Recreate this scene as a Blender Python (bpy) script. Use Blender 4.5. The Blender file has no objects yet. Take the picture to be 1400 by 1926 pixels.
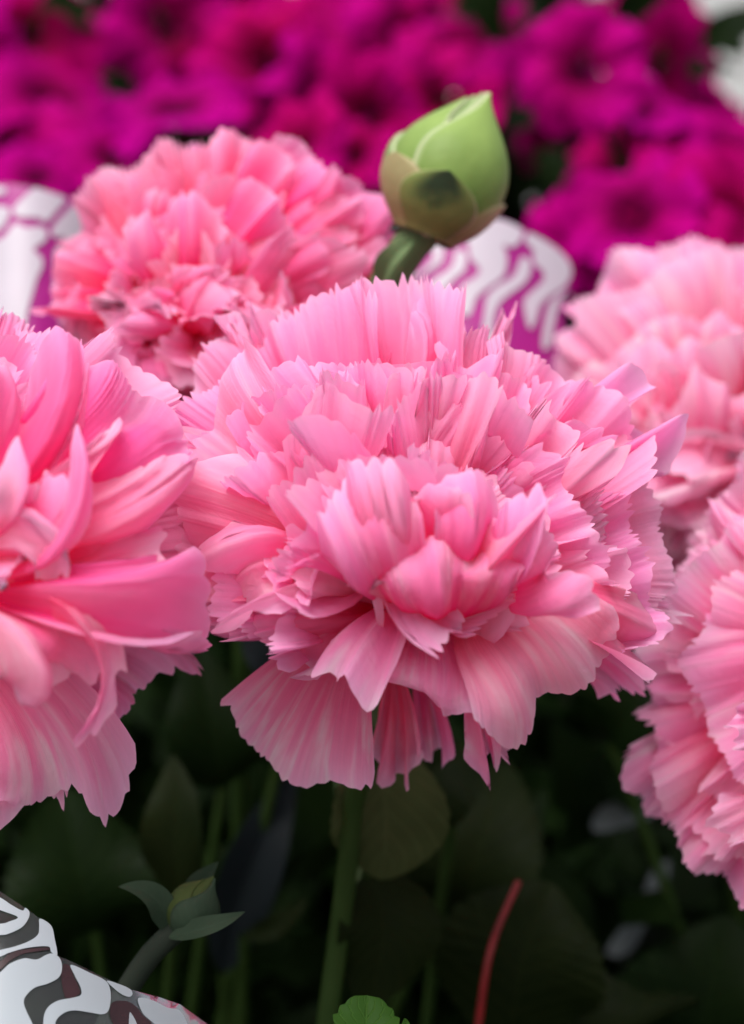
import bpy, bmesh, math, random
import numpy as np
from mathutils import Vector, Matrix
from mathutils.geometry import delaunay_2d_cdt

# ------------------------------------------------------------------ camera
S = bpy.context.scene
COL = S.collection
PITCH = math.radians(14.0)
FWD = np.array([0, math.cos(PITCH), -math.sin(PITCH)])
RIGHT = np.array([1.0, 0, 0])
UP = np.array([0, math.sin(PITCH), math.cos(PITCH)])
CAM = np.array([0, 0, 0.25]) - 0.36 * FWD
RATIO = 0.446                       # frame height / distance (22.3 mm sensor side, 50 mm lens)

cd = bpy.data.cameras.new('camera')
cam = bpy.data.objects.new('camera', cd)
COL.objects.link(cam)
cam.location = CAM
cam.rotation_euler = (math.pi / 2 - PITCH, 0, 0)
cd.sensor_fit = 'VERTICAL'
cd.sensor_height = 22.3
cd.lens = 50
cd.clip_start = 0.005
cd.clip_end = 2000
cd.dof.use_dof = True
cd.dof.focus_distance = 0.340
cd.dof.aperture_fstop = 6.8
cd.dof.aperture_blades = 0
S.camera = cam

# ------------------------------------------------------------------ light
SUN_EL, SUN_AZ = math.radians(66), math.radians(215)      # azimuth measured clockwise from +Y
w = bpy.data.worlds.new('World')
S.world = w
w.use_nodes = True
nt = w.node_tree
nt.nodes.clear()
sky = nt.nodes.new('ShaderNodeTexSky')
sky.sky_type = 'NISHITA'
sky.sun_disc = False
sky.sun_elevation = SUN_EL
sky.sun_rotation = SUN_AZ
sky.air_density = 1.6
sky.dust_density = 6.0
sky.ozone_density = 1.0
hs = nt.nodes.new('ShaderNodeHueSaturation')
hs.inputs['Saturation'].default_value = 0.4            # overcast: hardly any blue
bg = nt.nodes.new('ShaderNodeBackground')
bg.inputs['Strength'].default_value = 0.07
wo = nt.nodes.new('ShaderNodeOutputWorld')
nt.links.new(sky.outputs[0], hs.inputs['Color'])
nt.links.new(hs.outputs[0], bg.inputs[0])
nt.links.new(bg.outputs[0], wo.inputs[0])

sd = bpy.data.lights.new('sun', 'SUN')
sd.energy = 1.5
sd.angle = math.radians(50)
sd.color = (1.0, 0.98, 0.96)
sun = bpy.data.objects.new('sun', sd)
COL.objects.link(sun)
sdir = Vector((math.sin(SUN_AZ) * math.cos(SUN_EL), math.cos(SUN_AZ) * math.cos(SUN_EL), math.sin(SUN_EL)))
sun.rotation_euler = sdir.to_track_quat('Z', 'Y').to_euler()
sun.location = (0, 0, 3)

S.view_settings.view_transform = 'Standard'
S.view_settings.look = 'None'
S.view_settings.exposure = 1.18
S.view_settings.gamma = 1.0
S.view_settings.use_curve_mapping = False
S.render.engine = 'CYCLES'
S.cycles.max_bounces = 20
S.cycles.diffuse_bounces = 12
S.cycles.transmission_bounces = 8
S.cycles.transparent_max_bounces = 12
S.cycles.use_denoising = True

# ------------------------------------------------------------------ helpers
def U(px, py, d):
    """Point seen at photo pixel (px,py) at distance d along the view axis."""
    k = RATIO * d / 1926.0
    return CAM + d * FWD + (px - 700) * k * RIGHT - (py - 963) * k * UP

def CV(x, y, z):
    """Vector: x right, y up, z towards the viewer."""
    return x * RIGHT + y * UP - z * FWD

def nrm(a):
    a = np.asarray(a, float)
    return a / (np.linalg.norm(a, axis=-1, keepdims=True) + 1e-12)

def sstep(a, b, x):
    t = np.clip((x - a) / (b - a), 0, 1)
    return t * t * (3 - 2 * t)

def empty(name, loc, label, cat, group=None):
    o = bpy.data.objects.new(name, None)
    COL.objects.link(o)
    o.empty_display_size = 0.01
    o.location = loc
    o['label'] = label
    o['category'] = cat
    if group:
        o['group'] = group
    return o

def link(name, me, mat, parent=None, smooth=True):
    if smooth:
        me.polygons.foreach_set('use_smooth', np.ones(len(me.polygons), bool))
    if mat is not None and not me.materials:
        me.materials.append(mat)
    o = bpy.data.objects.new(name, me)
    COL.objects.link(o)
    if parent is not None:
        o.parent = parent
    return o

def root_of(p):
    while p.parent is not None:
        p = p.parent
    return np.array(p.location)

def grid_mesh(name, P, origin, uv=True, uscale=1.0):
    """P: rows x cols x 3 world points -> quad mesh, UV = (col,row)."""
    R, C = P.shape[:2]
    me = bpy.data.meshes.new(name)
    V = (P.reshape(-1, 3) - origin)
    i = np.arange(R - 1)[:, None] * C + np.arange(C - 1)[None, :]
    F = np.stack([i, i + 1, i + 1 + C, i + C], -1).reshape(-1, 4)
    me.vertices.add(len(V))
    me.vertices.foreach_set('co', V.astype(np.float32).ravel())
    me.loops.add(F.size)
    me.loops.foreach_set('vertex_index', F.astype(np.int32).ravel())
    me.polygons.add(len(F))
    me.polygons.foreach_set('loop_start', np.arange(0, F.size, 4, dtype=np.int32))
    if uv:
        ul = me.uv_layers.new(name='UVMap')
        uu = np.tile(0.5 + (np.linspace(0, 1, C) - 0.5) * uscale, R)
        vv = np.repeat(np.linspace(0, 1, R), C)
        fl = F.ravel()
        ul.data.foreach_set('uv', np.stack([uu[fl], vv[fl]], -1).astype(np.float32).ravel())
    me.update(calc_edges=True)
    return me

def path_points(pts, n):
    """Smooth interpolation (Catmull-Rom) of a polyline."""
    pts = np.asarray(pts, float)
    if len(pts) == 2:
        t = np.linspace(0, 1, n)[:, None]
        return pts[0] * (1 - t) + pts[1] * t
    if len(pts) == 3:
        c = 2 * pts[1] - .5 * (pts[0] + pts[2])
        t = np.linspace(0, 1, n)[:, None]
        return (1 - t) ** 2 * pts[0] + 2 * t * (1 - t) * c + t * t * pts[2]
    # cubic Hermite over chord length, sampled evenly along the length
    ch = np.concatenate([[0], np.cumsum(np.linalg.norm(np.diff(pts, axis=0), axis=1))])
    sl = np.diff(pts, axis=0) / np.diff(ch)[:, None]
    m = np.vstack([sl[:1], (sl[1:] * np.diff(ch)[:-1, None] + sl[:-1] * np.diff(ch)[1:, None]) / (np.diff(ch)[1:] + np.diff(ch)[:-1])[:, None], sl[-1:]])
    t = np.linspace(0, ch[-1], n)
    i = np.clip(np.searchsorted(ch, t, side='right') - 1, 0, len(pts) - 2)
    hh = np.diff(ch)[i][:, None]
    f = (t - ch[i])[:, None] / hh
    return ((2 * f ** 3 - 3 * f ** 2 + 1) * pts[i] + (f ** 3 - 2 * f ** 2 + f) * hh * m[i]
            + (-2 * f ** 3 + 3 * f ** 2) * pts[i + 1] + (f ** 3 - f ** 2) * hh * m[i + 1])

def tube_mesh(name, pts, radii, origin, sides=12, n=24):
    P = path_points(pts, n)
    r = np.interp(np.linspace(0, 1, n), np.linspace(0, 1, len(radii)), radii)
    T = nrm(np.gradient(P, axis=0))
    h = np.array([0.31, 0.9, 0.2])
    A = nrm(h - T * (T @ h)[:, None])
    B = np.cross(T, A)
    th = np.linspace(0, 2 * math.pi, sides + 1)
    G = P[:, None] + r[:, None, None] * (np.cos(th)[None, :, None] * A[:, None] + np.sin(th)[None, :, None] * B[:, None])
    return grid_mesh(name, G, origin)

# ------------------------------------------------------------------ materials
def new_mat(name):
    m = bpy.data.materials.new(name)
    m.use_nodes = True
    m.node_tree.nodes.clear()
    return m, m.node_tree.nodes, m.node_tree.links

def ramp(N, stops):
    r = N.new('ShaderNodeValToRGB')
    e = r.color_ramp.elements
    while len(e) < len(stops):
        e.new(0.5)
    for k, (p, c) in enumerate(stops):
        e[k].position = p
        e[k].color = (*c, 1) if len(c) == 3 else c
    return r

def petal_material(name, stops, white, sat_trans, trans=0.36, streak=(0.42, 0.72), rough=0.6, spec=0.07):
    m, N, L = new_mat(name)
    uv = N.new('ShaderNodeUVMap')
    oi = N.new('ShaderNodeObjectInfo')
    sep = N.new('ShaderNodeSeparateXYZ')
    L.new(uv.outputs[0], sep.inputs[0])
    oc = N.new('ShaderNodeSeparateColor')
    L.new(oi.outputs['Color'], oc.inputs[0])
    # long streaks running from claw to margin
    def stretched(su, sv, detail):
        mp = N.new('ShaderNodeVectorMath'); mp.operation = 'MULTIPLY'
        mp.inputs[1].default_value = (su, sv, 0)
        L.new(uv.outputs[0], mp.inputs[0])
        no = N.new('ShaderNodeTexNoise'); no.noise_dimensions = '4D'
        no.inputs['Scale'].default_value = 1
        no.inputs['Detail'].default_value = detail
        ws = N.new('ShaderNodeMath'); ws.operation = 'MULTIPLY'; ws.inputs[1].default_value = 97
        L.new(oi.outputs['Random'], ws.inputs[0])
        L.new(ws.outputs[0], no.inputs['W'])
        L.new(mp.outputs[0], no.inputs['Vector'])
        return no
    n1 = stretched(20, 1.6, 6)
    n2 = stretched(85, 2.2, 2)
    n3 = stretched(6, 3.0, 3)
    n1.inputs['Distortion'].default_value = 0.5
    cr = ramp(N, stops)
    # wobble the lengthwise gradient
    add = N.new('ShaderNodeMath'); add.operation = 'MULTIPLY_ADD'
    add.inputs[1].default_value = 0.10
    L.new(n1.outputs['Fac'], add.inputs[0])
    sub = N.new('ShaderNodeMath'); sub.operation = 'SUBTRACT'; sub.inputs[1].default_value = 0.05
    L.new(sep.outputs['Y'], sub.inputs[0])
    L.new(sub.outputs[0], add.inputs[2])
    L.new(add.outputs[0], cr.inputs[0])
    mr = N.new('ShaderNodeMapRange'); mr.interpolation_type = 'SMOOTHSTEP'
    mr.inputs[1].default_value = streak[0]; mr.inputs[2].default_value = streak[1]
    L.new(n1.outputs['Fac'], mr.inputs[0])
    m3 = N.new('ShaderNodeMapRange'); m3.inputs[1].default_value = 0.25; m3.inputs[2].default_value = 0.5
    L.new(n3.outputs['Fac'], m3.inputs[0])
    fad = N.new('ShaderNodeMapRange'); fad.interpolation_type = 'SMOOTHSTEP'
    fad.inputs[1].default_value = 0.3; fad.inputs[2].default_value = 0.75
    L.new(sep.outputs['Y'], fad.inputs[0])
    def mul(a, b):
        q = N.new('ShaderNodeMath'); q.operation = 'MULTIPLY'
        L.new(a, q.inputs[0]); L.new(b, q.inputs[1]); return q.outputs[0]
    fac0 = mul(mul(mul(mr.outputs[0], fad.outputs[0]), m3.outputs[0]), oc.outputs[0])
    fq = N.new('ShaderNodeMath'); fq.operation = 'MULTIPLY'; fq.inputs[1].default_value = 0.8
    L.new(fac0, fq.inputs[0]); fac = fq.outputs[0]
    mx = N.new('ShaderNodeMix'); mx.data_type = 'RGBA'
    mx.inputs[7].default_value = (*white, 1)
    L.new(fac, mx.inputs[0]); L.new(cr.outputs[0], mx.inputs[6])
    # fine veins
    mv = N.new('ShaderNodeMapRange'); mv.inputs[1].default_value = 0.35; mv.inputs[2].default_value = 0.6
    mv.inputs[3].default_value = 0.94; mv.inputs[4].default_value = 1.0
    L.new(n2.outputs['Fac'], mv.inputs[0])
    # per-petal depth of colour
    hsv = N.new('ShaderNodeHueSaturation')
    ms = N.new('ShaderNodeMapRange'); ms.inputs[3].default_value = 0.75; ms.inputs[4].default_value = 1.33
    L.new(oc.outputs[1], ms.inputs[0])
    L.new(ms.outputs[0], hsv.inputs['Saturation'])
    L.new(mv.outputs[0], hsv.inputs['Value'])
    mh = N.new('ShaderNodeMapRange'); mh.inputs[3].default_value = 0.44; mh.inputs[4].default_value = 0.56
    L.new(oc.outputs[2], mh.inputs[0]); L.new(mh.outputs[0], hsv.inputs['Hue'])
    L.new(mx.outputs[2], hsv.inputs['Color'])
    n4 = stretched(30, 22, 5)
    hm = N.new('ShaderNodeMath'); hm.operation = 'MULTIPLY_ADD'; hm.inputs[1].default_value = 0.9
    L.new(n4.outputs['Fac'], hm.inputs[0]); L.new(n2.outputs['Fac'], hm.inputs[2])
    bp = N.new('ShaderNodeBump'); bp.inputs['Strength'].default_value = 0.45; bp.inputs['Distance'].default_value = 0.0005
    L.new(hm.outputs[0], bp.inputs['Height'])
    pb = N.new('ShaderNodeBsdfPrincipled')
    pb.inputs['Roughness'].default_value = rough
    pb.inputs['Specular IOR Level'].default_value = spec
    L.new(hsv.outputs[0], pb.inputs['Base Color']); L.new(bp.outputs[0], pb.inputs['Normal'])
    tr = N.new('ShaderNodeBsdfTranslucent')
    tm = N.new('ShaderNodeMix'); tm.data_type = 'RGBA'; tm.blend_type = 'MULTIPLY'; tm.inputs[0].default_value = 1
    tm.inputs[7].default_value = (*sat_trans, 1)
    L.new(hsv.outputs[0], tm.inputs[6]); L.new(tm.outputs[2], tr.inputs['Color'])
    L.new(bp.outputs[0], tr.inputs['Normal'])
    ms2 = N.new('ShaderNodeMixShader'); ms2.inputs[0].default_value = trans
    L.new(pb.outputs[0], ms2.inputs[1]); L.new(tr.outputs[0], ms2.inputs[2])
    out = N.new('ShaderNodeOutputMaterial')
    L.new(ms2.outputs[0], out.inputs[0])
    return m

PINK = petal_material('carnation_petal',
    [(0.0, (0.96, 0.06, 0.17)), (0.50, (0.97, 0.15, 0.37)), (0.82, (0.96, 0.33, 0.58)), (0.96, (0.97, 0.46, 0.73)), (1.0, (0.97, 0.53, 0.77))],
    (0.95, 0.78, 0.86), (1.0, 0.90, 0.94), trans=0.54)
CORAL = petal_material('carnation_petal_deep',
    [(0.0, (0.95, 0.03, 0.10)), (0.52, (0.97, 0.10, 0.28)), (0.84, (0.96, 0.28, 0.51)), (0.96, (0.97, 0.43, 0.68)), (1.0, (0.97, 0.52, 0.75))],
    (0.95, 0.70, 0.79), (1.0, 0.88, 0.92), trans=0.54)
MAGENTA = petal_material('magenta_petal',
    [(0.0, (0.05, 0.0, 0.012)), (0.2, (0.17, 0.001, 0.055)), (0.45, (0.31, 0.001, 0.125)), (1.0, (0.40, 0.002, 0.185))],
    (0.44, 0.003, 0.22), (1.0, 0.9, 0.95), trans=0.25, spec=0.02)

def leaf_material(name, c1, c2, rough=0.5, vein=0.25, scale=60):
    m, N, L = new_mat(name)
    uv = N.new('ShaderNodeUVMap'); sep = N.new('ShaderNodeSeparateXYZ'); L.new(uv.outputs[0], sep.inputs[0])
    tc = N.new('ShaderNodeTexCoord')
    no = N.new('ShaderNodeTexNoise'); no.inputs['Scale'].default_value = scale; no.inputs['Detail'].default_value = 5
    L.new(tc.outputs['Object'], no.inputs['Vector'])
    cr = ramp(N, [(0.3, c1), (0.7, c2)]); L.new(no.outputs['Fac'], cr.inputs[0])
    # side veins: bands slanting away from the midrib
    a = N.new('ShaderNodeMath'); a.operation = 'SUBTRACT'; a.inputs[1].default_value = 0.5; L.new(sep.outputs['X'], a.inputs[0])
    b = N.new('ShaderNodeMath'); b.operation = 'ABSOLUTE'; L.new(a.outputs[0], b.inputs[0])
    c = N.new('ShaderNodeMath'); c.operation = 'MULTIPLY_ADD'; c.inputs[1].default_value = -0.7; L.new(b.outputs[0], c.inputs[0]); L.new(sep.outputs['Y'], c.inputs[2])
    d = N.new('ShaderNodeMath'); d.operation = 'MULTIPLY'; d.inputs[1].default_value = 50; L.new(c.outputs[0], d.inputs[0])
    e = N.new('ShaderNodeMath'); e.operation = 'SINE'; L.new(d.outputs[0], e.inputs[0])
    f = N.new('ShaderNodeMapRange'); f.inputs[1].default_value = 0.8; f.inputs[2].default_value = 1.0; L.new(e.outputs[0], f.inputs[0])
    g = N.new('ShaderNodeMapRange'); g.inputs[1].default_value = 0.0; g.inputs[2].default_value = 0.03; g.inputs[3].default_value = 1; g.inputs[4].default_value = 0
    L.new(b.outputs[0], g.inputs[0])
    mxv = N.new('ShaderNodeMath'); mxv.operation = 'MAXIMUM'; L.new(f.outputs[0], mxv.inputs[0]); L.new(g.outputs[0], mxv.inputs[1])
    q = N.new('ShaderNodeMath'); q.operation = 'MULTIPLY'; q.inputs[1].default_value = vein; L.new(mxv.outputs[0], q.inputs[0])
    mx = N.new('ShaderNodeMix'); mx.data_type = 'RGBA'; L.new(q.outputs[0], mx.inputs[0]); L.new(cr.outputs[0], mx.inputs[6])
    mx.inputs[7].default_value = (c2[0] * 2.2, c2[1] * 1.9, c2[2] * 2.2, 1)
    bp = N.new('ShaderNodeBump'); bp.inputs['Strength'].default_value = min(0.4, vein * 1.6); bp.inputs['Distance'].default_value = 0.0008; bp.invert = True
    L.new(mxv.outputs[0], bp.inputs['Height'])
    pb = N.new('ShaderNodeBsdfPrincipled'); pb.inputs['Roughness'].default_value = rough; pb.inputs['Specular IOR Level'].default_value = 0.05
    L.new(mx.outputs[2], pb.inputs['Base Color']); L.new(bp.outputs[0], pb.inputs['Normal'])
    tr = N.new('ShaderNodeBsdfTranslucent'); L.new(mx.outputs[2], tr.inputs['Color'])
    ms = N.new('ShaderNodeMixShader'); ms.inputs[0].default_value = 0.2
    L.new(pb.outputs[0], ms.inputs[1]); L.new(tr.outputs[0], ms.inputs[2])
    out = N.new('ShaderNodeOutputMaterial'); L.new(ms.outputs[0], out.inputs[0])
    return m

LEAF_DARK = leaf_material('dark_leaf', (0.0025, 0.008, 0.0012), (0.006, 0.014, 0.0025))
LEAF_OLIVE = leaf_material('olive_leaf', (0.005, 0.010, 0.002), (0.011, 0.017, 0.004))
LEAF_PALE = leaf_material('pale_olive_leaf', (0.036, 0.046, 0.015), (0.060, 0.074, 0.027))
LEAF_FRESH = leaf_material('fresh_leaf', (0.013, 0.042, 0.005), (0.026, 0.066, 0.010))
LEAF_BLUE = leaf_material('blue_green_leaf', (0.008, 0.011, 0.013), (0.013, 0.018, 0.020), vein=0.05)
STEM = leaf_material('green_stem', (0.020, 0.042, 0.009), (0.034, 0.062, 0.015), vein=0.0)
STEM_GLAUC = leaf_material('glaucous_stem', (0.09, 0.14, 0.06), (0.14, 0.20, 0.095), vein=0.0)

def simple(name, col, rough=0.5, spec=0.4, var=0.0, scale=80, trans=0.0):
    m, N, L = new_mat(name)
    pb = N.new('ShaderNodeBsdfPrincipled')
    pb.inputs['Roughness'].default_value = rough; pb.inputs['Specular IOR Level'].default_value = spec
    tc = N.new('ShaderNodeTexCoord')
    no = N.new('ShaderNodeTexNoise'); no.inputs['Scale'].default_value = scale; no.inputs['Detail'].default_value = 6
    L.new(tc.outputs['Object'], no.inputs['Vector'])
    cr = ramp(N, [(0.3, tuple(c * (1 - var) for c in col)), (0.7, tuple(min(1, c * (1 + var)) for c in col))])
    L.new(no.outputs['Fac'], cr.inputs[0]); L.new(cr.outputs[0], pb.inputs['Base Color'])
    out = N.new('ShaderNodeOutputMaterial')
    if trans:
        tr = N.new('ShaderNodeBsdfTranslucent'); L.new(cr.outputs[0], tr.inputs['Color'])
        ms = N.new('ShaderNodeMixShader'); ms.inputs[0].default_value = trans
        L.new(pb.outputs[0], ms.inputs[1]); L.new(tr.outputs[0], ms.inputs[2]); L.new(ms.outputs[0], out.inputs[0])
    else:
        L.new(pb.outputs[0], out.inputs[0])
    return m

SOIL = simple('potting_soil', (0.012, 0.009, 0.007), 0.9, 0.1, 0.5, 400)
PAVING = simple('pale_paving', (0.27, 0.27, 0.265), 0.85, 0.2, 0.12, 3)
RED_STEM = simple('red_stem', (0.17, 0.006, 0.008), 0.45, 0.4, 0.2, 200)
PRINT_WHITE = simple('white_print', (0.40, 0.45, 0.49), 0.3, 0.5, 0.03, 60, trans=0.25)
PRINT_LILAC = simple('lilac_white_print', (0.56, 0.52, 0.59), 0.35, 0.45, 0.04, 60, trans=0.25)
PATCH_MAROON = simple('maroon_patch', (0.026, 0.008, 0.010), 0.25, 0.5, 0.4, 150)  # added patches standing for the dark maroon showing in clear parts of the film
PRINT_MAGENTA = simple('magenta_print', (0.40, 0.012, 0.24), 0.35, 0.45, 0.15, 90, trans=0.3)
PRINT_SHADED = simple('shaded_white_print', (0.10, 0.115, 0.12), 0.5, 0.3, 0.1, 60)  # white print with the shade of its place put into the colour
YELLOW = simple('throat', (0.05, 0.012, 0.015), 0.6, 0.2, 0.4, 300)

def film_material(gloss=0.35, haze=0.03):
    m, N, L = new_mat('clear_film')
    gl = N.new('ShaderNodeBsdfGlossy'); gl.inputs['Roughness'].default_value = 0.16; gl.inputs['Color'].default_value = (0.9, 0.92, 0.95, 1)
    tp = N.new('ShaderNodeBsdfTransparent'); tp.inputs['Color'].default_value = (0.86, 0.87, 0.88, 1)
    df = N.new('ShaderNodeBsdfDiffuse'); df.inputs['Color'].default_value = (0.5, 0.53, 0.55, 1)
    tc = N.new('ShaderNodeTexCoord')
    no = N.new('ShaderNodeTexNoise'); no.inputs['Scale'].default_value = 45; no.inputs['Detail'].default_value = 3; L.new(tc.outputs['Object'], no.inputs['Vector'])
    bp = N.new('ShaderNodeBump'); bp.inputs['Strength'].default_value = 0.6; bp.inputs['Distance'].default_value = 0.004; L.new(no.outputs['Fac'], bp.inputs['Height'])
    L.new(bp.outputs[0], gl.inputs['Normal'])
    fr = N.new('ShaderNodeFresnel'); fr.inputs['IOR'].default_value = 1.5
    mr = N.new('ShaderNodeMath'); mr.operation = 'MULTIPLY_ADD'; mr.inputs[1].default_value = gloss; mr.inputs[2].default_value = 0.0; L.new(fr.outputs[0], mr.inputs[0])
    a = N.new('ShaderNodeMixShader'); a.inputs[0].default_value = haze; L.new(tp.outputs[0], a.inputs[1]); L.new(df.outputs[0], a.inputs[2])
    b = N.new('ShaderNodeMixShader'); L.new(mr.outputs[0], b.inputs[0]); L.new(a.outputs[0], b.inputs[1]); L.new(gl.outputs[0], b.inputs[2])
    out = N.new('ShaderNodeOutputMaterial'); L.new(b.outputs[0], out.inputs[0])
    return m
FILM = film_material(0.6, 0.045)
FILM_SHADED = film_material(0.06, 0.0)  # same clear film, gloss and haze cut to stand in for shade

# ------------------------------------------------------------------ the setting
def sheet(name, x0, x1, y0, y1, z, mat, label):
    me = bpy.data.meshes.new(name)
    me.from_pydata([(x0, y0, z), (x1, y0, z), (x1, y1, z), (x0, y1, z)], [], [(0, 1, 2, 3)])
    o = link(name, me, mat, None, False)
    o['kind'] = 'structure'
    o['label'] = label
    o['category'] = 'ground'
    return o
sheet('ground', -300, 300, -300, 600, 0.0, PAVING, 'pale grey paving far behind the flowers')

def soil_bed():
    rng = np.random.default_rng(5)
    nx, ny = 90, 90
    X, Y = np.meshgrid(np.linspace(-0.55, 0.55, nx), np.linspace(-0.25, 0.75, ny))
    Z = 0.012 + 0.006 * rng.random(X.shape) + 0.004 * np.sin(X * 31) * np.cos(Y * 27)
    Z[0, :] = Z[-1, :] = Z[:, 0] = Z[:, -1] = 0.001
    me = grid_mesh('soil', np.stack([X, Y, Z], -1), np.zeros(3))
    o = link('soil', me, SOIL)
    o['kind'] = 'structure'
    o['label'] = 'dark potting soil under the massed plants'
    o['category'] = 'soil'
soil_bed()
GZ = 0.012

# ------------------------------------------------------------------ petals
def petal_mesh(spine, n_hint, theta, seed, origin, ruf=0.10, fine=0.006, waves=1.6, teeth=16, td=0.05,
               curl=0.0, cup=0.0, flat=0.35, rows=14, cpt=5, lobes=0.06, claw=0.35, base_v=0.03, corner=0.34, crumple=0.030):
    rng = np.random.default_rng(seed)
    P = path_points(spine, 40)
    seg = np.linalg.norm(np.diff(P, axis=0), axis=1)
    s0 = np.concatenate([[0], np.cumsum(seg)])
    Ls = s0[-1]
    Th = math.radians(theta)
    # margin: random teeth in groups
    wdt = rng.uniform(0.3, 1.0, teeth) ** 1.5 + 0.25
    ed = np.concatenate([[0], np.cumsum(wdt)]); ed = ed / ed[-1] * 2 - 1
    f = np.linspace(0, 1, cpt + 1)[:-1]
    u = (ed[:-1, None] + np.diff(ed)[:, None] * f[None]).ravel()
    u = np.append(u, 1.0)
    k = np.minimum((np.arange(len(u)) // cpt), teeth - 1)
    fr = np.append(np.tile(f, teeth), 1.0)
    amp = td * rng.choice([0.15, 0.5, 0.9, 1.3, 2.0], teeth, p=[.22, .28, .28, .16, .06]) * rng.uniform(.7, 1.2, teeth)
    pk = rng.uniform(0.3, 0.7, teeth)[k]
    tri = np.where(fr < pk, fr / pk, (1 - fr) / (1 - pk))
    tri = np.clip(tri, 0, 1) ** 0.85
    tz = amp[k] * (tri - 0.4)
    lob = lobes * (np.sin(u * 5.1 + rng.uniform(0, 6.3)) + 0.7 * np.sin(u * 9.3 + rng.uniform(0, 6.3))) * 0.6
    v = (np.linspace(0, 1, rows) ** 0.8) * (1 - base_v) + base_v
    V, Ug = np.meshgrid(v, u, indexing='ij')
    th = Ug * Th * (claw + (1 - claw) * sstep(0.0, 0.6, V))
    rnd = 1 - corner * sstep(0.45, 1.05, np.abs(Ug)) ** 1.5 * V
    r = Ls * (V * (1 + lob[None] * V) * rnd + sstep(0.6, 1, V) * tz[None])
    s = r * (np.cos(th) * (1 - flat) + flat)
    t = r * np.sin(th)
    # gathered pleats
    ph = rng.uniform(0, 6.3, 4)
    wv = waves * rng.uniform(0.85, 1.15)
    g1 = np.sin(math.pi * wv * u + ph[0]) + 0.4 * np.sin(math.pi * wv * 1.9 * u + ph[1])
    g2 = np.sin(math.pi * wv * 3.7 * u + ph[2]) + 0.6 * np.sin(math.pi * wv * 6.1 * u + ph[3])
    env = 0.25 * V + 0.75 * sstep(0.30, 1.0, V) ** 1.2
    Uw = Ug + 0.10 * np.sin(3.3 * V + ph[1]) + 0.05 * np.sin(7.1 * V + ph[3])
    G1 = np.sin(math.pi * wv * Uw + ph[0]) + 0.45 * np.sin(math.pi * wv * 2.3 * Uw + ph[1] + 2 * V)
    G2 = np.sin(math.pi * wv * 3.9 * Uw + ph[2] + 3 * V) + 0.6 * np.sin(math.pi * wv * 6.3 * Uw + ph[3])
    cr_ = np.zeros_like(V)
    for _ in range(5):                                   # crumple, not aligned with the veins
        a, b = rng.normal(0, 5.5), rng.normal(0, 8.0)
        cr_ += np.sin(a * Ug * max(Th, .5) / .6 + b * V + rng.uniform(0, 6.3)) / 5
    disp = Ls * (ruf * env * G1 + fine * V ** 3 * G2 + crumple * V ** 1.3 * cr_
                 + cup * (np.abs(Ug) ** 2) * V ** 1.2 + curl * np.maximum(0, V - 0.62) ** 2 * 5 * (1 + 0.5 * G1))
    g3 = np.cos(math.pi * wv * 1.6 * Uw + ph[1])
    t = t + Ls * ruf * 0.35 * V ** 2.6 * g3
    s = s - np.abs(curl) * Ls * np.maximum(0, V - 0.75) ** 2 * 2.0 + Ls * ruf * .25 * V ** 3 * np.sin(math.pi * wv * 1.2 * Uw + ph[2])
    # spine frame
    T = nrm(np.gradient(P, axis=0))
    sc = np.clip(s, 0, Ls)
    def ev(A):
        return np.stack([np.interp(sc, s0, A[:, j]) for j in range(3)], -1)
    Pt, Tt = ev(P), nrm(ev(T))
    Pt = Pt + Tt * (s - sc)[..., None]
    nh = nrm(n_hint)
    Nn = nrm(nh - Tt * (Tt @ nh)[..., None])
    B = np.cross(Tt, Nn)
    G = Pt + B * t[..., None] + Nn * disp[..., None]
    return grid_mesh('petal', G, origin, uscale=Th / 0.7)

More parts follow.
